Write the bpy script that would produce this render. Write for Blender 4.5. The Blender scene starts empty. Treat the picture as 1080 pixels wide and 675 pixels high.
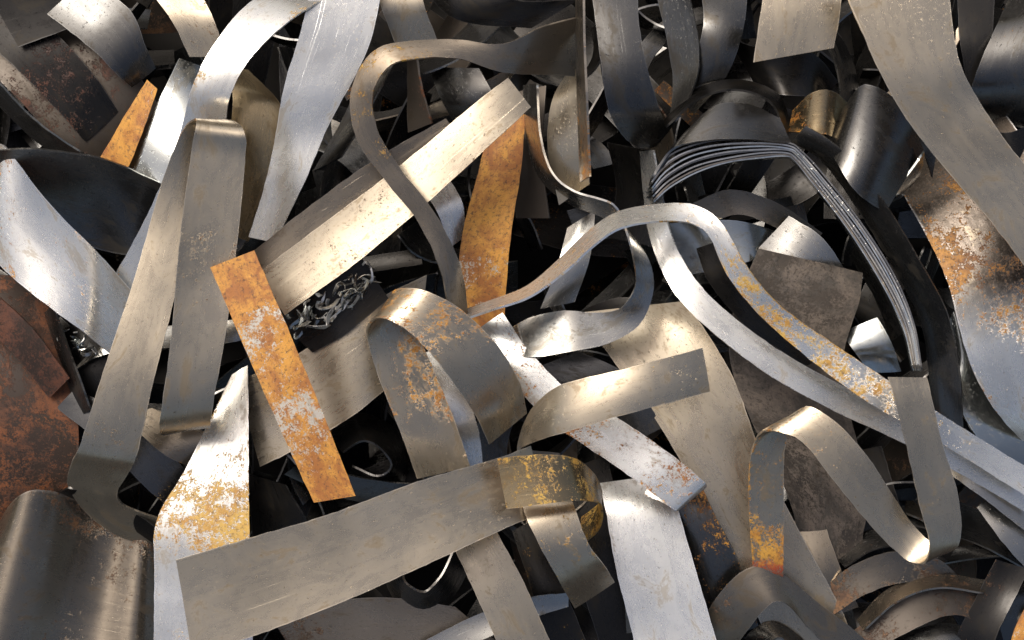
import bpy, math, random
from mathutils import Vector, noise
random.seed(7)
S=0.002; H=2600.0; GZ=260.0
scene=bpy.context.scene
col=scene.collection
def P(x,y,z):
    k=(H-z)/H
    return Vector(((x-540)*k*S,(337.5-y)*k*S,(z+GZ)*S))
# ---------------------------------------------------------------- materials
TONES={
 'tan':((0.50,0.43,0.325),0.90,0.25),
 'grey':((0.42,0.41,0.38),0.95,0.20),
 'blue':((0.47,0.495,0.485),0.97,0.15),
 'white':((0.83,0.82,0.775),0.82,0.24),
 'worn':((0.66,0.62,0.54),0.5,0.36),
 'dark':((0.034,0.032,0.030),0.85,0.25),  # near-black base: oily steel, with the shade of deep gaps painted in
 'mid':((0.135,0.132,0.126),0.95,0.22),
 'brown':((0.085,0.07,0.056),0.6,0.36),
 'oxide':((0.045,0.030,0.022),0.35,0.42),
 'umber':((0.25,0.212,0.165),0.9,0.25),
 'gold':((0.32,0.25,0.15),0.92,0.23),
}
mcache={}
def mat(tone,seed,rc='y'):
    key=(tone,seed,rc)
    if key in mcache: return mcache[key]
    base,metal,rough=TONES[tone]
    m=bpy.data.materials.new("steel_%s"%tone); m.use_nodes=True
    nt=m.node_tree; N=nt.nodes; L=nt.links
    b=N['Principled BSDF']
    tc=N.new('ShaderNodeUVMap'); tc.uv_map='UVMap'
    t2=N.new('ShaderNodeUVMap'); t2.uv_map='Wear'
    sx=N.new('ShaderNodeSeparateXYZ'); L.new(t2.outputs['UV'],sx.inputs[0])
    fr=sx.outputs[0]; rustv=sx.outputs[1]
    def mapping(sx_,sy,off,rot=0):
        mp=N.new('ShaderNodeMapping'); mp.inputs['Location'].default_value=((off*3.7)%91,(off*1.3)%57,off%13)
        mp.inputs['Rotation'].default_value=(0,0,rot)
        mp.inputs['Scale'].default_value=(sx_,sy,1); L.new(tc.outputs['UV'],mp.inputs['Vector']); return mp.outputs['Vector']
    def nz(vec,scale,detail=6,r=0.6,dist=0.0):
        n=N.new('ShaderNodeTexNoise'); n.inputs['Scale'].default_value=scale; n.inputs['Detail'].default_value=detail
        n.inputs['Roughness'].default_value=r; n.inputs['Distortion'].default_value=dist
        L.new(vec,n.inputs['Vector']); return n.outputs['Fac']
    def rng(v,a,b_,c,d):
        r=N.new('ShaderNodeMapRange')
        for i,q in ((1,a),(2,b_),(3,c),(4,d)):
            if isinstance(q,(int,float)): r.inputs[i].default_value=q
            else: L.new(q,r.inputs[i])
        L.new(v,r.inputs[0]); return r.outputs[0]
    def M_(op,a,b2=0.0):
        q=N.new('ShaderNodeMath'); q.operation=op
        for i,v in enumerate((a,b2)):
            if isinstance(v,(int,float)): q.inputs[i].default_value=v
            else: L.new(v,q.inputs[i])
        return q.outputs[0]
    def mix(f,a,b2):
        q=N.new('ShaderNodeMix'); q.data_type='RGBA'
        L.new(f,q.inputs[0])
        for i,v in ((6,a),(7,b2)):
            if isinstance(v,tuple): q.inputs[i].default_value=(*v,1)
            else: L.new(v,q.inputs[i])
        return q.outputs[2]
    iso=mapping(1,1,seed)
    ab=M_('ABSOLUTE',M_('SUBTRACT',fr,0.5))
    edge=rng(ab,0.40,0.5,0,1)
    big=nz(iso,0.9,3,0.55,0.3); st=nz(mapping(0.3,18,seed+5),1.0,4,0.65); fine=nz(iso,40,3,0.8)
    c=mix(rng(big,0.33,0.67,0,1),tuple(q*0.78 for q in base),tuple(min(1,q*1.10) for q in base))
    c=mix(rng(st,0.42,0.72,0,0.13),c,tuple(q*0.68 for q in base))
    su=N.new('ShaderNodeSeparateXYZ'); L.new(tc.outputs['UV'],su.inputs[0])
    uu=M_('MODULO',su.outputs[0],7.3)
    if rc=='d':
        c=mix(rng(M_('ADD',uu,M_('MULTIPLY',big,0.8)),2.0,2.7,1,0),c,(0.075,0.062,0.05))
    gr=nz(mapping(1.0,1.7,seed+9),2.2,8,0.76,0.6)
    grime=rng(M_('ADD',gr,M_('MULTIPLY',edge,0.05)),0.565,0.62,0,0.58)
    c=mix(grime,c,(base[0]*0.42+0.010,base[1]*0.35+0.007,base[2]*0.26+0.002))
    sp=nz(iso,24,6,0.85); pit=rng(sp,0.60,0.635,0,0.8)
    c=mix(pit,c,(base[0]*0.20,base[1]*0.16,base[2]*0.12))
    c=mix(rng(fine,0.60,0.70,0,0.10),c,tuple(min(1,q*1.5+0.02) for q in base))
    s1=rng(nz(mapping(0.35,90,seed+3,0.12),1.0,3,0.6),0.66,0.71,0,1); s2=rng(nz(mapping(0.9,80,seed+4,-0.6),1.0,3,0.6),0.68,0.72,0,1)
    scr=M_('MULTIPLY',M_('MAXIMUM',s1,s2),rng(nz(iso,1.7,2,0.5),0.45,0.6,0,1))
    c=mix(M_('MULTIPLY',scr,0.2),c,tuple(min(1,q*1.4+0.02) for q in base))
    c=mix(rng(M_('ADD',ab,M_('MULTIPLY',gr,0.04)),0.505,0.52,0,0.6),c,tuple(min(1,q*1.5+0.08) for q in base))
    ra=nz(iso,1.3,4,0.55,0.4); rb=nz(iso,9,7,0.8,0.1); rd_=nz(iso,46,4,0.8)
    sm=M_('ADD',M_('ADD',M_('MULTIPLY',ra,0.34),M_('MULTIPLY',rb,0.38)),M_('MULTIPLY',rd_,0.28))
    sm=M_('ADD',sm,M_('MULTIPLY',edge,0.016))
    t=M_('SUBTRACT',0.662,M_('MULTIPLY',rustv,0.27))
    dlt=M_('SUBTRACT',sm,t)
    rf=rng(dlt,0.0,0.014,0,0.96)
    halo=rng(dlt,-0.04,0.0,0,0.28)
    P3={'y':((0.62,0.385,0.075),(0.46,0.225,0.035),(0.14,0.07,0.025)),'o':((0.64,0.30,0.038),(0.35,0.12,0.016),(0.085,0.036,0.015)),
        'm':((0.11,0.038,0.018),(0.05,0.022,0.014),(0.02,0.012,0.009)),'b':((0.19,0.095,0.04),(0.085,0.042,0.022),(0.03,0.02,0.014)),
        'g':((0.14,0.11,0.085),(0.06,0.05,0.04),(0.025,0.02,0.016)),
        'e':((0.17,0.055,0.016),(0.06,0.025,0.013),(0.02,0.012,0.009)),
        'd':((0.55,0.25,0.035),(0.24,0.09,0.018),(0.05,0.025,0.013)),
        'x':((0.66,0.34,0.05),(0.44,0.18,0.025),(0.10,0.042,0.016))}
    r1,r2,r3=P3[rc]
    rcx=mix(rng(nz(iso,3.2,8,0.75,0.4),0.42,0.58,0,1),r1,r2)
    rcx=mix(rng(sp,0.53,0.59,0,0.8),rcx,r3)
    if rc=='x':
        rcx=mix(rng(M_('ADD',uu,M_('MULTIPLY',rb,0.7)),0.62,0.70,0.9,0),rcx,(0.42,0.05,0.018))
    c=mix(halo,c,tuple(0.45*x+0.4*y for x,y in zip(r2,base)))
    colr=mix(rf,c,rcx)
    L.new(colr,b.inputs['Base Color'])
    cov=M_('MAXIMUM',rf,M_('MULTIPLY',grime,0.4))
    L.new(M_('MULTIPLY',M_('SUBTRACT',1.0,cov),metal),b.inputs['Metallic'])
    rr=M_('ADD',rng(st,0.3,0.7,-0.03,0.05),rng(gr,0.35,0.7,rough-0.04,rough+0.13))
    rr=M_('ADD',rr,M_('MULTIPLY',rf,0.20))
    L.new(rr,b.inputs['Roughness'])
    bp=N.new('ShaderNodeBump'); bp.inputs['Strength'].default_value=0.45; bp.inputs['Distance'].default_value=0.001
    hh=M_('ADD',M_('MULTIPLY',fine,0.08),M_('MULTIPLY',M_('MULTIPLY',rf,rb),3.2))
    hh=M_('ADD',hh,M_('MULTIPLY',scr,-0.2)); hh=M_('ADD',hh,M_('MULTIPLY',pit,-0.5))
    L.new(hh,bp.inputs['Height'])
    L.new(bp.outputs[0],b.inputs['Normal'])
    mcache[key]=m; return m
# ---------------------------------------------------------------- ribbons
def cr(p0,p1,p2,p3,t):
    return tuple(0.5*((2*b)+(-a+c)*t+(2*a-5*b+4*c-d)*t*t+(-a+3*b-3*c+d)*t**3) for a,b,c,d in zip(p0,p1,p2,p3))
cnt=0
def ribbon(name,label,tone,rust,st,thick=2.2,rc='y',wav=1.0,cat='scrap metal strip',group=None,matseed=None,step=6.0,bow=None):
    """st: stations (x1,y1,x2,y2,z,tilt)"""
    global cnt
    cnt+=1; sd=cnt*1.37
    rl=rust if isinstance(rust,(list,tuple)) else [rust]*2
    E=[]
    for s in st:
        x1,y1,x2,y2,z=s[:5]; t=s[5] if len(s)>5 else 0
        a=P(x1,y1,z-t/2); b=P(x2,y2,z+t/2)
        E.append((*a,*b))
    pts=[]
    n=len(E)
    for i in range(n-1):
        p0=E[i-1] if i>0 else tuple(2*a-b for a,b in zip(E[0],E[1]))
        p3=E[i+2] if i+2<n else tuple(2*a-b for a,b in zip(E[-1],E[-2]))
        m1=(Vector(E[i][:3])+Vector(E[i][3:]))/2; m2=(Vector(E[i+1][:3])+Vector(E[i+1][3:]))/2
        k=max(3,int((m2-m1).length/(step*S)))
        for j in range(k): pts.append(cr(p0,E[i],E[i+1],p3,j/k))
    pts.append(E[-1])
    W=7
    A=[Vector(p[:3]) for p in pts]; B=[Vector(p[3:]) for p in pts]
    M=[(a+b)/2 for a,b in zip(A,B)]
    org=sum(M,Vector())/len(M)
    grid=[];us=[];u=0
    wid=sum((b-a).length for a,b in zip(A,B))/len(A)
    wpx=wid/S
    bw=(wpx*0.05)*wav if bow is None else bow
    for i in range(len(pts)):
        if i: u+=(M[i]-M[i-1]).length
        us.append(u)
        tan=(M[min(i+1,len(M)-1)]-M[max(i-1,0)]).normalized()
        ac=(B[i]-A[i]); nrm=tan.cross(ac.normalized() if ac.length>1e-9 else Vector((1,0,0)))
        nrm=nrm.normalized() if nrm.length>1e-6 else Vector((0,0,1))
        row=[]
        j1=noise.noise(Vector((u/S/11.0,sd*5,0)))*0.7*S; j2=noise.noise(Vector((u/S/11.0,sd*5,9)))*0.7*S
        for w in range(W):
            f=w/(W-1)
            q=A[i].lerp(B[i],f)
            d=noise.noise(Vector((u/S/140.0+sd,f*0.6,sd)))*6.0*wav+noise.noise(Vector((u/S/50.0+sd,f*0.9,sd+40)))*0.9*wav
            d+=-(f-0.5)**2*bw
            q=q+nrm*d*S
            if w==0: q=q-ac.normalized()*j1
            if w==W-1: q=q+ac.normalized()*j2
            row.append((q-org,nrm))
        grid.append(row)
    th=thick*S/2
    V=[];F=[];R=len(grid)
    for sgn in (1,-1):
        for row in grid:
            for q,nr in row: V.append(q+nr*th*sgn)
    o=R*W
    def id_(s,i,w): return s*o+i*W+w
    uvs=[];wv=[]
    tot=us[-1] or 1
    def rv(i):
        x=us[i]/tot*(len(rl)-1); k=min(int(x),len(rl)-2); return rl[k]+(rl[k+1]-rl[k])*(x-k)
    RV=[rv(i) for i in range(R)]
    def add(face,off=0):
        F.append(tuple(id_(*q) for q in face))
        for s,i,w in face:
            uvs.append((us[i]/S/100.0+off,(w/(W-1))*wid/S/100.0)); wv.append((w/(W-1),RV[i]))
    for i in range(R-1):
        for w in range(W-1):
            add([(0,i,w),(0,i+1,w),(0,i+1,w+1),(0,i,w+1)]); add([(1,i,w),(1,i,w+1),(1,i+1,w+1),(1,i+1,w)],7.3)
    for i in range(R-1):
        add([(0,i,0),(1,i,0),(1,i+1,0),(0,i+1,0)]); w=W-1
        add([(0,i,w),(0,i+1,w),(1,i+1,w),(1,i,w)])
    for w in range(W-1):
        add([(0,0,w),(0,0,w+1),(1,0,w+1),(1,0,w)]); i=R-1
        add([(0,i,w),(1,i,w),(1,i,w+1),(0,i,w+1)])
    me=bpy.data.meshes.new(name); me.from_pydata([tuple(v) for v in V],[],F)
    ul=me.uv_layers.new(name='UVMap'); ul.data.foreach_set('uv',[c for p in uvs for c in p])
    u2=me.uv_layers.new(name='Wear'); u2.data.foreach_set('uv',[c for p in wv for c in p])
    me.polygons.foreach_set('use_smooth',[True]*len(F))
    sharp=set()
    def ek(a,b): return (min(a,b),max(a,b))
    for s in (0,1):
        for i in range(R-1):
            sharp.add(ek(id_(s,i,0),id_(s,i+1,0))); sharp.add(ek(id_(s,i,W-1),id_(s,i+1,W-1)))
        for w in range(W-1):
            sharp.add(ek(id_(s,0,w),id_(s,0,w+1))); sharp.add(ek(id_(s,R-1,w),id_(s,R-1,w+1)))
    at=me.attributes.new('sharp_edge','BOOLEAN','EDGE')
    at.data.foreach_set('value',[ek(*e.vertices) in sharp for e in me.edges])
    me.materials.append(mat(tone,matseed if matseed is not None else cnt,rc))
    me.update()
    ob=bpy.data.objects.new(name,me); ob.location=org; col.objects.link(ob)
    ob['label']=label; ob['category']=cat
    if group: ob['group']=group
    return ob
SS='steel_strip'; SH='steel_sheet'; RS='rusty_steel_strip'
# ================================================================= TRACED PIECES
# ---- top layer
ribbon(SS,"long flat tan steel strip lying across the heap",'tan',0.12,[(186,590,203,692,228,-6),(270,565,285,664,240,-4),(350,541,372,630,248,0),(440,508,462,590,244,4),(525,483,545,552,226,6),(560,470,580,540,205,4)],rc='b')
ribbon(SS,"bent tan strip end speckled with yellow rust",'gold',0.55,[(524,484,534,537,262),(560,480,571,532,266),(592,480,604,528,262),(615,487,622,529,245,5),(630,505,632,534,215,8),(632,528,630,558,185,5),(612,545,610,580,165)],rc='y')
ribbon(SS,"short curved tan strip hanging below a bent strip",'tan',0.35,[(548,520,600,520,216),(556,548,607,538,228),(572,580,620,572,228),(590,612,636,594,212),(606,642,648,614,176)],rc='y')
ribbon(SS,"tan steel strip running down under a flat strip",'tan',0.15,[(462,545,508,530,150),(480,580,526,565,158),(503,630,553,615,160),(530,690,582,680,155)])
ribbon(RS,"flat mottled orange rusted strip with pale worn spots",'worn',[1.3,1.05,0.84,0.76,0.70,0.68,0.74,0.85,1.05,1.3],[(222,282,268,264,250,3),(255,360,300,338,254),(290,440,335,422,250,-2),(331,530,375,523,240)],rc='o',wav=.4)
ribbon(SS,"long tan strip folded over at its top",'tan',[0.05,0.3,0.25,0.15,0.05,0.35,0.2],[(182,440,220,432,150),(174,456,221,448,168),(168,452,222,446,190),(171,425,226,418,212),(180,360,238,352,226),(190,250,252,240,236,-3),(202,160,259,162,241,-4),(206,138,259,144,246,-4),(207,130,252,134,240,-6),(204,129,238,131,228,-10),(192,140,222,150,214,-10),(170,195,204,205,205,-6),(140,300,186,305,208),(105,405,160,410,208,4),(84,470,145,477,194),(74,492,136,498,172,6),(72,512,124,518,146,16),(90,538,128,530,124,26),(122,562,148,540,108,30),(168,577,182,552,92,30)],wav=.6,rc='b')
ribbon(SS,"pale blue-white curved strip sprinkled with rust spots",'white',0.28,[(345,-25,395,-20,110),(268,0,330,5,165),(225,48,272,52,190,4),(203,92,243,100,190,4),(190,140,235,148,172,4),(165,205,210,212,160),(135,265,170,275,140),(102,320,140,335,120)])
ribbon(SS,"bright white sheet strip twisting downward",'white',0.15,[(330,-20,404,-20,150,-10),(318,30,392,40,160,-12),(300,90,372,85,160,-6),(291,140,345,135,152,4),(280,190,322,190,145,8),(262,250,290,256,130,6)])
ribbon(SS,"broad tan strip with rust stains lying diagonally",'tan',0.3,[(272,288,300,332,182,2),(340,236,372,280,186,4),(420,176,446,218,190,4),(500,110,520,150,196,4),(536,82,560,113,198)],rc='b',wav=.7,bow=0.5)
ribbon(SS,"grey strip tucked alongside a broad tan strip",'umber',0.25,[(255,275,275,300,165),(330,215,345,240,168),(400,165,425,195,168),(470,125,485,145,160)],rc='b',bow=0)
ribbon(SS,"winding narrow strip with lightly rusted edge",'umber',[0,0,0.15,0.3,0.42,0.4,0.42,0.35,0.3,0.2],[(610,18,606,80,190,-38),(570,28,570,78,206,-30),(530,46,530,76,218,-8),(480,42,482,62,224,4),(430,44,440,62,228,10),(398,52,412,68,228,12),(378,76,396,88,226,12),(369,110,392,110,222,8),(378,150,400,142,218,4),(406,190,424,180,212,2),(441,234,457,222,206,0),(464,284,481,270,200,-8),(472,318,489,306,192,-16),(480,345,491,335,175,-20)],rc='y',wav=.6)
ribbon(SS,"thin sinuous ribbon densely flecked with yellow rust",'white',[0.3,0.3,0.35,0.4,0.48,0.56,0.6,0.57,0.54,0.45,0.3,0.2],[(486,328,489,338,170,40),(520,316,523,327,190,36),(555,302,559,314,200,34),(590,274,597,287,208,32),(618,248,625,261,214,30),(650,226,655,241,218,24),(695,216,696,233,222,18),(735,217,731,236,226,8),(763,238,749,251,230,0),(787,280,767,290,228,-8),(822,322,803,334,220,-8),(872,358,854,378,212,-8),(935,400,916,424,204,-4),(1010,448,1000,472,192,0),(1095,500,1087,526,180,0)],rc='y',wav=.5)
ribbon(SS,"long pale grey strip sweeping beneath a thin ribbon",'white',0.2,[(674,160,688,158,120,30),(679,205,697,200,135,24),(688,255,708,247,150,14),(712,310,733,294,165,2),(757,355,772,333,172,-4),(815,398,828,374,172,-6),(876,431,888,407,168,-6),(950,466,960,441,160),(1020,504,1030,477,152),(1095,548,1100,520,145)],rc='b',wav=.6)
ribbon(SS,"narrow ribbon curving into a wide shiny bend",'grey',0.25,[(553,90,566,88,120,50),(556,140,570,140,128,50),(568,185,582,180,134,46),(600,215,606,202,142,40),(640,232,646,216,152,32),(668,252,660,244,156,20),(687,282,670,284,156,10),(688,312,668,307,155,8),(674,343,652,326,152,2),(642,362,624,330,154,-6),(602,371,594,328,156,-12),(562,377,558,336,150,-14),(526,376,530,352,134,-10)],rc='y',wav=.6)
ribbon(SS,"tan strip looped over with its end dangling",'tan',[0.15,0.25,0.35,0.55,0.52,0.4,0.45,0.25],[(514,466,554,434,176,0),(500,436,548,404,200),(470,392,526,366,222),(436,354,486,326,232),(412,338,452,308,232),(396,334,430,304,222),(387,340,414,308,206),(386,352,420,322,190),(392,375,440,352,178),(404,410,458,392,172),(422,455,478,440,166),(440,505,496,492,158)],rc='o')
ribbon(SS,"short tan strip bent tightly under at one end",'tan',[0.3,0.2,0.15,0.3],[(741,367,748,413,256,-3),(700,378,706,424,264,-3),(655,390,660,437,264),(615,399,620,449,256,2),(588,408,592,458,244,4),(568,424,572,464,224,6),(555,446,556,472,198,6),(550,466,552,482,180),(556,474,562,488,168),(590,478,594,500,160)],rc='y')
ribbon(SS,"bright white strip flecked with orange rust and folded at one end",'white',0.46,[(500,350,530,330,140),(530,392,560,372,152),(575,440,600,412,158),(620,472,650,440,170,2),(672,508,700,474,182,4),(708,536,738,504,184,4),(716,541,746,512,180,4),(716,541,744,516,172,4),(704,533,730,508,162,4),(680,522,700,490,150)],rc='o')
ribbon(SS,"wide white sheet with clean dull face",'white',0.08,[(632,510,705,500,110),(640,545,716,540,122,4),(652,610,735,605,128,4),(674,695,760,690,130)])
ribbon(SH,"wide tan steel sheet with brown streaks",'tan',0.15,[(610,330,720,318,78),(650,385,745,350,88,4),(690,440,775,402,96,4),(728,505,800,470,100),(760,570,835,545,98),(795,640,886,640,92),(815,690,905,690,80)],rc='b',wav=.35)
ribbon(SS,"curled strip with orange-flecked base looping to a free end",'tan',[0.62,0.55,0.52,0.48,0.35,0.2,0.2,0.2,0.15,0.3,0.1,0.05],[(796,612,826,612,120),(794,596,826,598,140),(790,540,826,535,165),(791,490,826,475,188),(800,460,834,445,204),(818,456,850,428,216),(846,466,880,444,222),(880,508,912,478,220),(918,554,940,520,212),(948,584,962,552,206),(962,593,982,572,210),(975,591,1000,580,220),(980,572,1013,566,236),(972,540,1010,520,250),(958,480,994,468,262),(944,425,984,424,266),(936,398,978,398,264)],rc='x')
ribbon(SS,"broad tan strip sweeping down in a curve",'tan',0.08,[(885,-25,1000,-25,262,-10),(905,25,1004,22,268,-8),(925,72,1012,66,268,-2),(955,125,1030,102,264),(1000,182,1062,150,262,2),(1050,240,1098,195,256,2),(1110,320,1150,270,245)],rc='b')
ribbon(SH,"square-cut tan steel plate end",'tan',0.1,[(808,-30,890,-25,215),(802,15,886,15,224,-3),(794,66,880,50,228,-4)],rc='b')
ribbon(RS,"upright steel plate showing its thin rusty edge",'umber',[0.1,0.3,0.55],[(609,-30,616,-30,225,50),(609,50,617,50,228,50),(611,120,620,120,222,50),(613,192,623,186,205,30)],rc='o',wav=.2,bow=0)
ribbon(SH,"beige folded sheet leaning against an upright plate",'tan',0.2,[(600,76,611,72,150,30),(582,108,613,104,156,20),(578,160,617,156,152,20),(590,216,622,194,140,20)],rc='b',wav=.3)
ribbon(SS,"dark grey strip curling round into a loop",'mid',0.1,[(622,-20,672,-25,150,0),(628,25,674,28,168),(634,70,682,72,176,-4),(640,108,692,104,172,-6),(650,134,699,124,160),(668,153,702,134,144),(690,156,708,134,128),(706,134,722,118,116,10),(712,90,738,80,110,20),(704,40,738,40,108,20),(694,0,728,-6,105,20)])
ribbon(SS,"dark grey curled sheet in the upper gap",'mid',0.15,[(735,-30,790,-30,90,10),(742,20,784,30,118,0),(732,62,766,80,112,0),(710,95,732,120,90,0)],bow=10,rc='b')
ribbon(SS,"glossy dark sheet curving under a bright strip",'dark',0.1,[(760,30,800,90,84,0),(800,50,830,100,104,0),(850,55,860,105,98,0),(880,85,870,120,70,0)],bow=14)
# stack of thin sheets
up=[(686,190),(698,172),(720,158),(755,150),(800,149),(832,153),(843,160),(862,180),(905,234),(940,288),(962,340),(971,392)]
dn=[(688,216),(706,200),(735,184),(768,174),(802,168),(827,166),(836,170),(852,190),(893,244),(927,298),(951,346),(962,392)]
K=9
for k in range(K):
    f=k/(K-1); g=f+0.04*math.sin(k*2.1)
    stn=[]
    for i,(a,b) in enumerate(zip(up,dn)):
        x=a[0]+(b[0]-a[0])*g; y=a[1]+(b[1]-a[1])*g
        jj=random.uniform(-0.6,0.6)
        if i<6: stn.append((x,y+jj,x+1.0,y-1.8+jj,172-k*5,60))
        else: stn.append((x+jj*.5,y,x+1.8+jj*.5,y-1.0,172-k*5,60))
    stn[0]=(stn[0][0]+random.uniform(-7,7),stn[0][1]+random.uniform(-2,8),*stn[0][2:])
    ribbon('thin_steel_sheet',"thin dark steel sheet standing on edge in a curved stack",['mid','grey','umber','blue','grey'][k%5],0.04,stn,thick=1.5,wav=.15,group='stack of thin curved steel sheets',cat='steel sheet',bow=0)
ribbon(SH,"smooth dark sheet covering a curved stack of thin sheets",'mid',0.05,[(688,190,700,176,200,-6),(708,160,728,136,206,-10),(735,150,755,112,206,-20),(780,146,788,110,204,-24),(835,150,822,126,198,-10)],rc='b')
ribbon(SH,"dark grey steel sheet lying beside a curved stack",'mid',0.1,[(835,150,850,132,140,10),(868,172,888,158,142,16),(908,228,934,216,140,20),(945,288,972,276,136,20),(970,340,1000,334,130,20),(980,396,1012,398,120,20),(990,470,1016,470,90,20)],rc='b',bow=6)
ribbon(SH,"grey flat strip nested under a bent stack",'umber',0.15,[(728,215,740,240,84,-4),(770,200,778,226,94,-4),(820,214,818,240,90,0),(868,246,858,262,76,0)],rc='b')
ribbon(SH,"flat grey sheet overlapping inside a bent stack",'grey',0.1,[(832,228,800,262,92,0),(868,252,838,292,98,0),(900,300,872,330,86,0)],rc='b')
# ---- centre/right mid layer
ribbon(RS,"orange-brown rusted strip with a pale flaky lower half",'worn',[1.1,1.15,1.0,0.84,0.78,0.9],[(515,135,554,120,100),(505,180,550,175,108),(488,245,540,240,112),(484,300,534,300,108),(493,370,530,372,96)],rc='o',wav=.3)
ribbon(SS,"small pale steel offcut between two strips",'white',0.15,[(446,200,472,185,100),(462,225,488,215,104),(474,262,492,250,96)])
ribbon(SH,"dark grey-brown sheet with a grainy oxide surface",'brown',0.7,[(800,262,910,288,110,-4),(784,300,905,320,112),(770,345,892,362,110),(772,390,888,400,104),(795,450,905,470,98),(830,520,915,530,90),(850,600,905,590,80)],rc='g')
ribbon(SH,"polished silver sheet reflecting the sky",'blue',0.03,[(706,236,716,292,80,-14),(745,232,756,284,92,-4),(785,234,790,276,92,4),(820,245,812,268,80,8)])
ribbon(SS,"curved blue-grey sheet rolled over at its edge",'mid',0.1,[(898,105,868,150,130,-30),(915,90,880,166,150,-10),(940,102,893,190,156,4),(958,125,908,208,152,10),(972,158,932,224,130,20)])
ribbon(SS,"polished inner edge of an open curl",'blue',0.05,[(930,215,972,158,128,10),(925,222,968,180,110,10),(905,225,950,205,90,10)])
ribbon(RS,"small rust-brown curled strip end",'gold',0.6,[(838,118,830,138,110),(858,98,850,140,130),(878,96,872,142,134),(895,110,886,148,120)],rc='o')
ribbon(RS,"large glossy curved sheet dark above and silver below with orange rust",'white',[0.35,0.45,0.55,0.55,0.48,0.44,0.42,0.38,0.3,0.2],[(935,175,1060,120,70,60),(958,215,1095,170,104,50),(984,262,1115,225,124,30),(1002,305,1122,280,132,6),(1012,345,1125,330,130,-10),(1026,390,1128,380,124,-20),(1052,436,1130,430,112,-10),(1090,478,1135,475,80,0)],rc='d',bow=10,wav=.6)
ribbon(SH,"glossy pale steel sheet curving out of the heap",'blue',0.08,[(1000,340,1010,320,80),(1004,380,1028,366,84),(1014,430,1070,425,88,-24),(1040,480,1110,470,88,-24),(1060,540,1130,530,80)],bow=10)
ribbon(SS,"grey strip crossing under the long ribbons",'grey',0.15,[(985,490,1000,460,100),(1030,520,1048,486,110),(1100,575,1110,540,108)])
ribbon(SS,"dark grey curled strip with a bright highlight",'mid',0.05,[(1068,-10,1120,-10,100,20),(1050,30,1100,30,130,10),(1030,75,1088,80,135),(1022,105,1090,120,110,-20),(1030,120,1085,135,80,-20)])
ribbon(SS,"dark strip curling beside a broad tan strip",'dark',0.1,[(1010,-10,1050,-10,100),(1012,40,1046,40,110),(1020,90,1040,90,105)])
ribbon(SS,"dark curled strip under a brighter curl",'dark',0.2,[(1090,130,1110,180,110),(1060,140,1078,190,118),(1030,130,1040,170,100)],rc='o')
ribbon(SS,"narrow dark ribbon arching through the gap",'dark',0.0,[(700,128,704,136,120,30),(730,96,738,106,126,30),(775,84,776,96,130,30),(820,100,812,110,126,30),(835,140,826,142,110,30)])
ribbon(SS,"narrow rusty strip hidden in the dark gap",'brown',0.5,[(690,95,700,85,60),(720,125,732,112,66),(745,150,760,135,60)],rc='o')
ribbon(SS,"small pale strip in a gap between sheets",'blue',0.0,[(888,350,925,335,88),(902,372,940,362,92),(918,392,950,390,80)])
ribbon(SS,"dark strip crossing a gap between sheets",'mid',0.0,[(895,270,905,255,70,20),(920,310,935,300,78,20),(940,360,955,350,70,20)])
ribbon(SS,"dark strip lying between two long ribbons",'dark',0.1,[(735,262,752,256,125,10),(750,300,772,296,130,10),(790,345,808,340,130,10),(850,385,866,378,128,10)])
# below centre
ribbon(SS,"narrow pale strip behind a looped strip",'white',0.05,[(438,375,470,365,110),(455,420,492,415,116),(470,460,505,455,112),(480,500,510,500,100)])
ribbon(SH,"wide smooth grey sheet under the rusted strip",'tan',0.1,[(250,402,275,492,110),(310,376,320,470,122,4),(360,342,370,440,128,4),(405,312,405,412,124),(450,290,440,385,112)],rc='b',wav=.5)
ribbon(SH,"pale wide sheet stained with yellow rust",'white',[0.35,0.4,0.52,0.48,0.35,0.2],[(244,395,261,385,120),(222,440,262,440,136),(195,495,262,500,146),(165,550,263,560,150),(163,610,265,620,150),(162,700,267,700,146)],rc='y')
ribbon(SH,"dark steel sheet edge beside a pale sheet",'dark',0.1,[(262,500,300,512,112,20),(264,530,320,545,112,16),(266,565,340,578,104,10)],rc='b')
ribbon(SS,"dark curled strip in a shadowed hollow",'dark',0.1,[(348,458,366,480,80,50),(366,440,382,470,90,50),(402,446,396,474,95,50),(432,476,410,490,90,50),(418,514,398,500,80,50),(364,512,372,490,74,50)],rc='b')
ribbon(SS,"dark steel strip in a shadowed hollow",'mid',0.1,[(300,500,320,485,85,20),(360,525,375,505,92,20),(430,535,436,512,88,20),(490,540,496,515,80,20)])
ribbon(SS,"wide curled steel strip with a bright rim",'mid',0.0,[(408,585,424,590,96,70),(406,612,424,610,100,70),(420,636,432,620,104,66),(446,648,448,626,106,60),(474,634,464,612,106,60),(492,606,476,592,100,60),(500,575,485,570,90,60)])
ribbon(SH,"brown-grey sheet lying near a tan strip",'umber',0.3,[(290,655,330,720,80),(350,635,395,700,88),(410,630,470,690,90),(480,640,540,690,86)],rc='b')
ribbon(SS,"bright narrow strip under the tan strip",'grey',0.05,[(440,680,450,700,118),(500,650,508,675,124),(560,630,562,652,122),(600,625,600,640,110)])
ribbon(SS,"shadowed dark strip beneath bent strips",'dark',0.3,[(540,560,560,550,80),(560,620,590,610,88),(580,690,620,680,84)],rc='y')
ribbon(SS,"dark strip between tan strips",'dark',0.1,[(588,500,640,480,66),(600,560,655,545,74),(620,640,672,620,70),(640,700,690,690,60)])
ribbon(SS,"dark strip spotted with orange rust",'mid',[0.45,0.45,0.4,0.3],[(704,535,738,508,120),(716,570,756,548,118,20),(728,612,780,592,108,20),(750,680,800,660,80)],rc='o')
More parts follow.
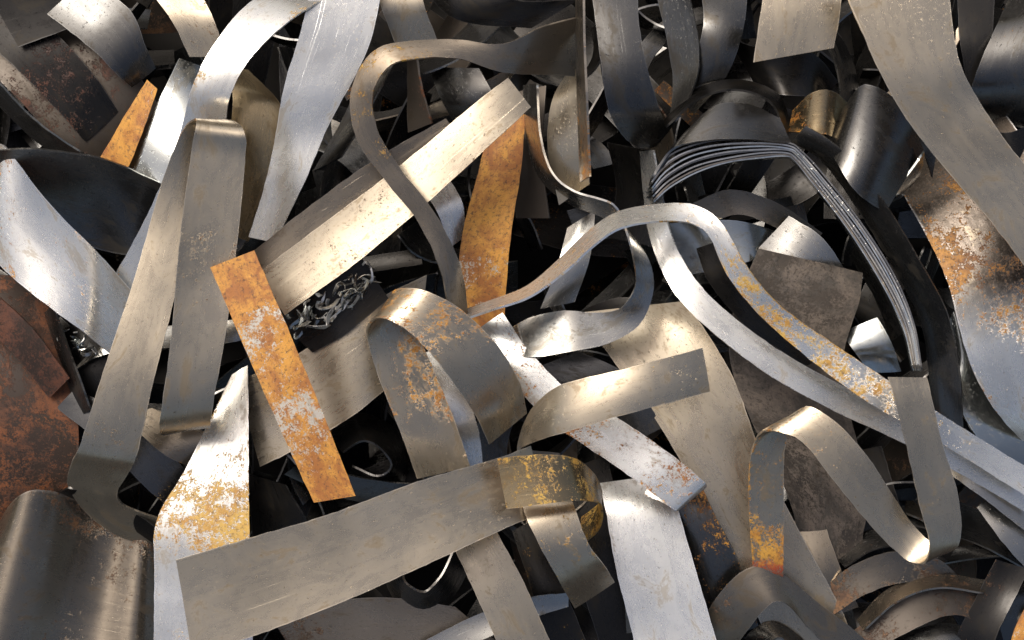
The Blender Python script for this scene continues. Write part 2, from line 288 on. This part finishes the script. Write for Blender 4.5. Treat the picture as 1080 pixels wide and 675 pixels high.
ribbon(SS,"bent steel band curled over with bright edges",'umber',0.3,[(722,705,768,712,70),(734,668,776,682,98),(756,630,794,656,122),(780,604,808,640,134),(802,597,818,634,136),(824,606,832,640,130),(858,632,852,662,118),(905,668,885,696,104),(935,700,905,725,90)],rc='b')
ribbon(SS,"dark strip nested inside a bent band",'mid',0.3,[(772,700,800,705,80,20),(790,668,812,680,96,20),(815,655,824,672,102,20),(845,672,840,690,98,20),(868,705,856,712,84,20)],rc='b')
ribbon(SS,"brownish strip curling near the heap edge",'umber',0.45,[(866,622,880,648,88,6),(900,596,914,626,104,0),(945,582,952,614,110,-6),(990,590,985,618,104,-6),(1020,618,1005,636,88,0)],rc='b',wav=.5)
ribbon(SS,"dark brown curled strip crossing others",'brown',0.5,[(896,668,908,694,96,6),(938,640,955,668,106,6),(985,622,996,650,108,4),(1030,628,1022,652,104),(1058,655,1042,672,92)],rc='b')
ribbon(SS,"dark curved strip low in the heap",'mid',0.2,[(900,715,905,740,90,20),(945,676,958,700,98,20),(1000,660,1006,684,100,20),(1046,680,1036,698,94,20)],rc='b')
ribbon(SS,"slim brown curved strip with a bright edge",'umber',0.3,[(905,655,912,666,100,20),(940,622,950,634,112,20),(990,608,992,620,114,20),(1040,612,1038,624,108,20)],rc='b')
ribbon(SS,"dark strip arching beneath brown strips",'mid',0.2,[(880,585,892,600,80,20),(920,560,928,580,88,20),(970,556,970,578,90,20),(1010,575,1000,592,80,20)],rc='b')
ribbon(SS,"dark strip with a dull surface in a corner",'dark',0.3,[(1000,700,1040,710,100,20),(1015,660,1052,668,112,20),(1035,620,1070,632,116,10),(1050,590,1085,600,110)],rc='b')
ribbon(SS,"pale corroded strip end with flaking rust",'worn',0.75,[(1062,700,1090,705,122),(1070,665,1092,670,128),(1082,640,1100,645,120)],rc='o')
ribbon(SS,"pale grey strip along the heap edge",'grey',0.1,[(1030,535,1050,520,84),(1060,575,1085,555,92),(1100,620,1120,600,88)])
ribbon(SS,"dark strip with faint rust beneath a curl",'dark',0.3,[(880,480,930,470,72),(890,530,945,520,80),(900,580,960,565,76)],rc='o')
ribbon(SS,"tan strip beneath the curled strip",'umber',0.2,[(825,560,862,530,84),(850,610,885,595,90),(876,650,905,640,84)],rc='b')
# ---- left side
ribbon(SS,"wide glossy pale strip with rust spots curling over",'white',[0.3,0.48,0.38,0.25],[(-60,190,-20,148,90,20),(-34,225,-8,150,140,30),(-6,275,8,160,172,20),(45,318,52,214,172,-10),(90,352,102,264,162,-14),(125,380,142,308,140,-10)],rc='o',bow=10)
ribbon(SS,"inner face of a pale curled strip with its shade painted dark",'mid',0.1,[(-6,156,-6,215,165,-30),(20,152,24,225,155,-70),(62,155,65,245,140,-80),(115,166,112,262,130,-60),(172,192,150,270,118,-30)],rc='b',bow=24)  # darker tone stands in for shade inside the pale curl above
ribbon(RS,"dark brown softly curved rusty sheet",'oxide',[0.5,0.75,0.7,0.6],[(-70,285,50,292,96,-20),(-66,360,66,366,112,-14),(-62,440,82,450,114,-6),(-60,520,74,520,100),(-60,570,40,560,80)],rc='e',wav=.8,bow=26)
ribbon(SS,"dark strip edge beside a rusty sheet",'mid',0.3,[(46,330,56,322,110,20),(66,385,78,380,120,20),(84,440,96,432,116,20)],rc='e')
ribbon(RS,"dark rusty strip slanting across a sheet",'oxide',0.6,[(-30,330,-10,306,132,10),(14,372,34,346,132,10),(52,420,74,398,122,10)],rc='m')
ribbon(SH,"rolled brown sheet with bright curled edge",'umber',[0.2,0.2,0.3,0.35,0.42,0.45],[(-6,596,-84,680,10,-20),(-2,556,-68,678,70,-14),(14,530,-44,680,114,-8),(34,517,-16,690,132,0),(60,519,14,698,122,6),(95,534,55,702,94,10),(125,552,95,705,84,10),(150,564,135,710,94,10),(168,578,164,710,80,8)],rc='b',wav=.3,bow=2)
ribbon(SS,"narrow folded strip beside a rolled sheet",'dark',0.2,[(60,518,72,514,130,20),(95,532,104,522,122,20),(135,552,142,540,112,20),(165,572,170,560,100,20)],rc='b')
ribbon(SS,"grey strip slanting under folded strip",'mid',0.15,[(60,430,80,410,110),(110,470,135,440,116),(160,520,190,490,112),(210,560,235,530,100)])
ribbon(SS,"tan strip slanting under folded strip",'umber',0.2,[(130,440,160,430,122),(175,480,230,462,126),(230,500,262,480,110)])
ribbon(SH,"large dark sheet partly covered in brown rust",'brown',[0.3,0.55,0.45],[(-40,50,70,-30,95),(20,105,110,30,104),(70,165,150,85,104),(110,205,180,130,90)],rc='m')
ribbon(SH,"dark sheet overlapping a rusty sheet",'dark',0.35,[(-30,30,20,0,112),(20,75,62,38,118),(62,118,98,78,116),(90,150,125,118,106)],rc='m')
ribbon(SS,"dark blue-grey strip lying diagonally",'dark',0.05,[(-20,-20,20,50,125),(60,-30,95,20,128),(120,-60,150,-20,120)])
ribbon(SS,"blue-grey strip running across the corner",'mid',0.15,[(50,15,95,-25,130),(95,50,138,12,136),(120,75,152,45,134),(138,92,164,72,120)],rc='b')
ribbon(SS,"dark strip edge glinting between brown sheets",'mid',0.2,[(-20,88,-8,78,116,20),(30,138,42,126,118,20),(78,172,90,160,112,20)],rc='b')
ribbon(RS,"narrow orange rusted strip",'worn',[0.75,0.9,0.85],[(155,84,166,94,134),(130,125,150,140,138),(104,170,132,186,134)],rc='o')
ribbon(SS,"grey curled strip with a soft highlight",'blue',0.05,[(190,60,235,78,110,-20),(172,96,218,118,128,0),(150,138,195,160,136,10),(130,176,172,195,130,14)])
ribbon(SS,"tan strip passing behind a white strip",'tan',0.25,[(150,-20,205,-20,140),(180,20,225,20,146),(200,60,238,60,140)],rc='b')
ribbon(SS,"curved strip glowing warm brown and silver",'gold',0.15,[(236,72,262,74,100),(245,95,296,110,124),(244,135,296,150,128),(240,180,285,200,120),(225,240,262,255,105)],rc='y')
ribbon(SS,"dark strip behind the folded strip",'dark',0.1,[(60,350,110,330,80),(75,400,130,390,86),(90,450,140,440,78)])
ribbon(SS,"grey strip between folded strips",'grey',0.12,[(75,392,90,375,98),(120,372,135,350,104),(250,360,262,335,106),(290,335,300,320,96)])
# ---- top middle
ribbon(SS,"tan strip curving behind the winding strip",'tan',0.1,[(395,-30,440,-30,120),(403,10,448,8,126),(418,50,462,45,110)])
ribbon(SS,"brown rusty strip in the upper gap",'brown',0.4,[(428,60,438,60,80,20),(428,95,444,95,90,20),(430,140,455,130,90,20)],rc='e')
ribbon(SS,"dark curved strip in the upper gap",'dark',0.05,[(440,-20,500,-40,95,20),(480,20,540,0,104,20),(560,30,610,0,98)],bow=10)
ribbon(SS,"dark grey curled strip in the upper gap",'mid',0.05,[(452,72,505,72,70,40),(465,105,525,108,84,30),(490,150,545,150,70,30)],bow=12)
ribbon(SS,"pale strip glimpsed under the ring ribbon",'grey',0.05,[(598,240,628,222,80),(588,280,622,272,88),(570,325,606,318,80)])
ribbon(SS,"dark strip beside the standing sheet",'dark',0.05,[(640,150,690,160,90,40),(650,200,700,195,98,40),(640,250,690,260,90,30)])
ribbon(SS,"dark brown strip leaning in the upper gap",'brown',0.3,[(530,100,575,90,70,20),(540,160,572,160,80,20),(545,230,580,230,76,20)],rc='b')
ribbon(SS,"dark strip under the diagonal strip",'mid',0.1,[(330,180,360,165,90,20),(370,110,395,100,98,20),(390,60,420,60,90)])
ribbon(SS,"grey strip near the centre of the heap",'mid',0.1,[(560,390,610,370,96),(600,420,660,395,100),(640,480,700,450,92)])
# ================================================================= SHAVINGS
def shaving(x,y,z,r,turns,seed):
    rd=random.Random(seed)
    a0=rd.uniform(0,6.28); st=[]; n=max(5,int(9*turns)); el=rd.uniform(0.2,0.6); pa=rd.gauss(-0.8,0.6); w=rd.uniform(2.2,4.6); tl=rd.uniform(-5,5); dx=rd.uniform(-10,10)
    for i in range(n):
        t=i/(n-1); a=a0+t*turns*6.28; rr=r*(1-0.25*t)
        u=rr*math.cos(a)+dx*t; v=rr*el*math.sin(a)
        px=x+u*math.cos(pa)-v*math.sin(pa); py=y+u*math.sin(pa)+v*math.cos(pa)
        ux,uy=(px-x),(py-y); d=math.hypot(ux,uy) or 1
        st.append((px,py,px+ux/d*w,py+uy/d*w,z+rr*0.4*math.sin(a),tl))
    ribbon('metal_shaving',"small curled shiny steel sliver lying among strips",['grey','white','blue'][seed%3],0.0,st,thick=0.9,wav=0.1,cat='metal shaving',group='tangled metal shavings',matseed=900,step=2.5)
for i in range(52):
    t=random.random()
    shaving(312+72*t+random.uniform(-8,8),342-38*t+random.uniform(-16,10),142+random.uniform(-8,14),random.uniform(6,13),random.choice([0.15,0.25,0.4,0.6]),i)
for i in range(14): shaving(random.uniform(60,95),random.uniform(340,378),116,random.uniform(4,8),random.choice([0.2,0.4,0.6]),100+i)
ribbon(SS,"dark strip painting the shaded pocket beneath tangled shavings",'dark',0.0,[(290,335,330,372,128),(335,300,368,350,132),(380,270,410,315,128)])  # laid in so its dark colour reads as the shaded pocket under the slivers
# ================================================================= LOWER HEAP
rd=random.Random(21)
kinds=[('dark',0.03,'b',"oily steel strip low in the heap, painted dark as gap shade"),('mid',0.08,'b',"grey steel strip buried low in the heap"),  # lower strips get darker bases, adding gap shade to the oily metal
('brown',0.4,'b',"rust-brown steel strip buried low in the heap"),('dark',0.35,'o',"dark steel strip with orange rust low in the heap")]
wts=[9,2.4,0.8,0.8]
def filler(cx,cy,Ln,w,z0,zmax,roll,tone,ru,rc,lb,grp,step,kap,bow,n=9):
    a=rd.uniform(0,6.28); tw=rd.uniform(-1.2,1.2); slope=rd.uniform(-40,40)
    th=a-kap/2; x=cx-math.cos(a)*Ln/2; y=cy-math.sin(a)*Ln/2; st=[]
    for j in range(n):
        s=j/(n-1); ph=roll+tw*(s-.5)
        px,py=-math.sin(th),math.cos(th)
        hw=w/2*math.cos(ph); hz=w/2*math.sin(ph)
        z=z0+bow*math.sin(math.pi*s)+slope*(s-.5)
        z=min(z,zmax-abs(hz)); z=max(z,-245+abs(hz))
        st.append((x-px*hw,y-py*hw,x+px*hw,y+py*hw,z,2*hz))
        x+=math.cos(th)*Ln/(n-1); y+=math.sin(th)*Ln/(n-1); th+=kap/(n-1)
    ribbon(SS,lb,tone,ru,st,rc=rc,group=grp,matseed=1000+rd.randrange(3),step=step)
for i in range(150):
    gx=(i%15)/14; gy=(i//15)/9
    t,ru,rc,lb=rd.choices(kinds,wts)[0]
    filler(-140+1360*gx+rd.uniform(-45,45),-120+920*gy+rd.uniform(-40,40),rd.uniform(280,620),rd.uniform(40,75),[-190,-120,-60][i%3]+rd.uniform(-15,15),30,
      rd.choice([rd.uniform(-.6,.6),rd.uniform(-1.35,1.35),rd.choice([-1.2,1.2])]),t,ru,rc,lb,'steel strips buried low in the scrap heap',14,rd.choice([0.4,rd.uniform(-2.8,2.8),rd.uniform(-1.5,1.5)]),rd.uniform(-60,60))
k2=[('mid',0.15,'b',"slim curled grey offcut wedged in a gap"),('dark',0.1,'b',"slim curled dark offcut wedged in a gap"),('grey',0.15,'b',"slim curled bright offcut wedged in a gap"),('umber',0.4,'e',"slim rust-flecked offcut wedged in a gap")]
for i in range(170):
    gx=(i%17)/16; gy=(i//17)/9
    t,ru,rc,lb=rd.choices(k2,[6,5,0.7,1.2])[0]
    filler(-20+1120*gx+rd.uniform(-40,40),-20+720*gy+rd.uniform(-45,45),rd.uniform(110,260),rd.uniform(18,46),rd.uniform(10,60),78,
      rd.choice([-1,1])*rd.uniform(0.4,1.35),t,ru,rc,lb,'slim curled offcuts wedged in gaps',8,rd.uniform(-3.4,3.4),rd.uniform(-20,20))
# ================================================================= GROUND
me=bpy.data.meshes.new('ground')
n=40; R=12.0; V=[];F=[]
for j in range(n+1):
    for i in range(n+1):
        x=-R+2*R*i/n; y=-R+2*R*j/n
        V.append((x,y,noise.noise(Vector((x*1.3,y*1.3,0)))*0.01))
for j in range(n):
    for i in range(n):
        a=j*(n+1)+i; F.append((a,a+1,a+n+2,a+n+1))
me.from_pydata(V,[],F)
g=bpy.data.objects.new('ground',me); col.objects.link(g); g['kind']='structure'; g['label']="dark oily scrapyard ground under the heap"; g['category']='ground'
m=bpy.data.materials.new('oily_ground'); m.use_nodes=True; nt=m.node_tree; b=nt.nodes['Principled BSDF']
nz=nt.nodes.new('ShaderNodeTexNoise'); nz.inputs['Scale'].default_value=6; nz.inputs['Detail'].default_value=10
tc=nt.nodes.new('ShaderNodeTexCoord'); nt.links.new(tc.outputs['Object'],nz.inputs['Vector'])
rp=nt.nodes.new('ShaderNodeValToRGB'); rp.color_ramp.elements[0].color=(0.008,0.007,0.006,1); rp.color_ramp.elements[1].color=(0.03,0.025,0.02,1)
nt.links.new(nz.outputs['Fac'],rp.inputs[0]); nt.links.new(rp.outputs[0],b.inputs['Base Color']); b.inputs['Roughness'].default_value=0.8
me.materials.append(m)
# ================================================================= LIGHT + CAMERA
w=bpy.data.worlds.new("World"); scene.world=w; w.use_nodes=True
nt=w.node_tree; bg=nt.nodes['Background']; sky=nt.nodes.new('ShaderNodeTexSky'); sky.sky_type='NISHITA'; sky.sun_disc=False
sky.sun_elevation=math.radians(50); sky.sun_rotation=math.radians(-37); sky.dust_density=8; sky.air_density=1.0; sky.ozone_density=0.8
nt.links.new(sky.outputs[0],bg.inputs[0]); bg.inputs[1].default_value=0.122
sd=bpy.data.lights.new('sun','SUN'); sd.energy=2.0; sd.angle=math.radians(28); sd.color=(1,0.98,0.94)
so=bpy.data.objects.new('sun',sd); so.rotation_euler=(math.radians(38),0,math.radians(217)); so.location=(-2,3,5); col.objects.link(so)
cam=bpy.data.cameras.new('camera'); co=bpy.data.objects.new('camera',cam); col.objects.link(co)
co.location=(0,0,(H+GZ)*S); cam.sensor_width=36; cam.lens=36*H/1080; cam.clip_start=0.05; cam.clip_end=200
scene.camera=co
scene.view_settings.view_transform='Standard'; scene.view_settings.look='None'; scene.view_settings.exposure=0
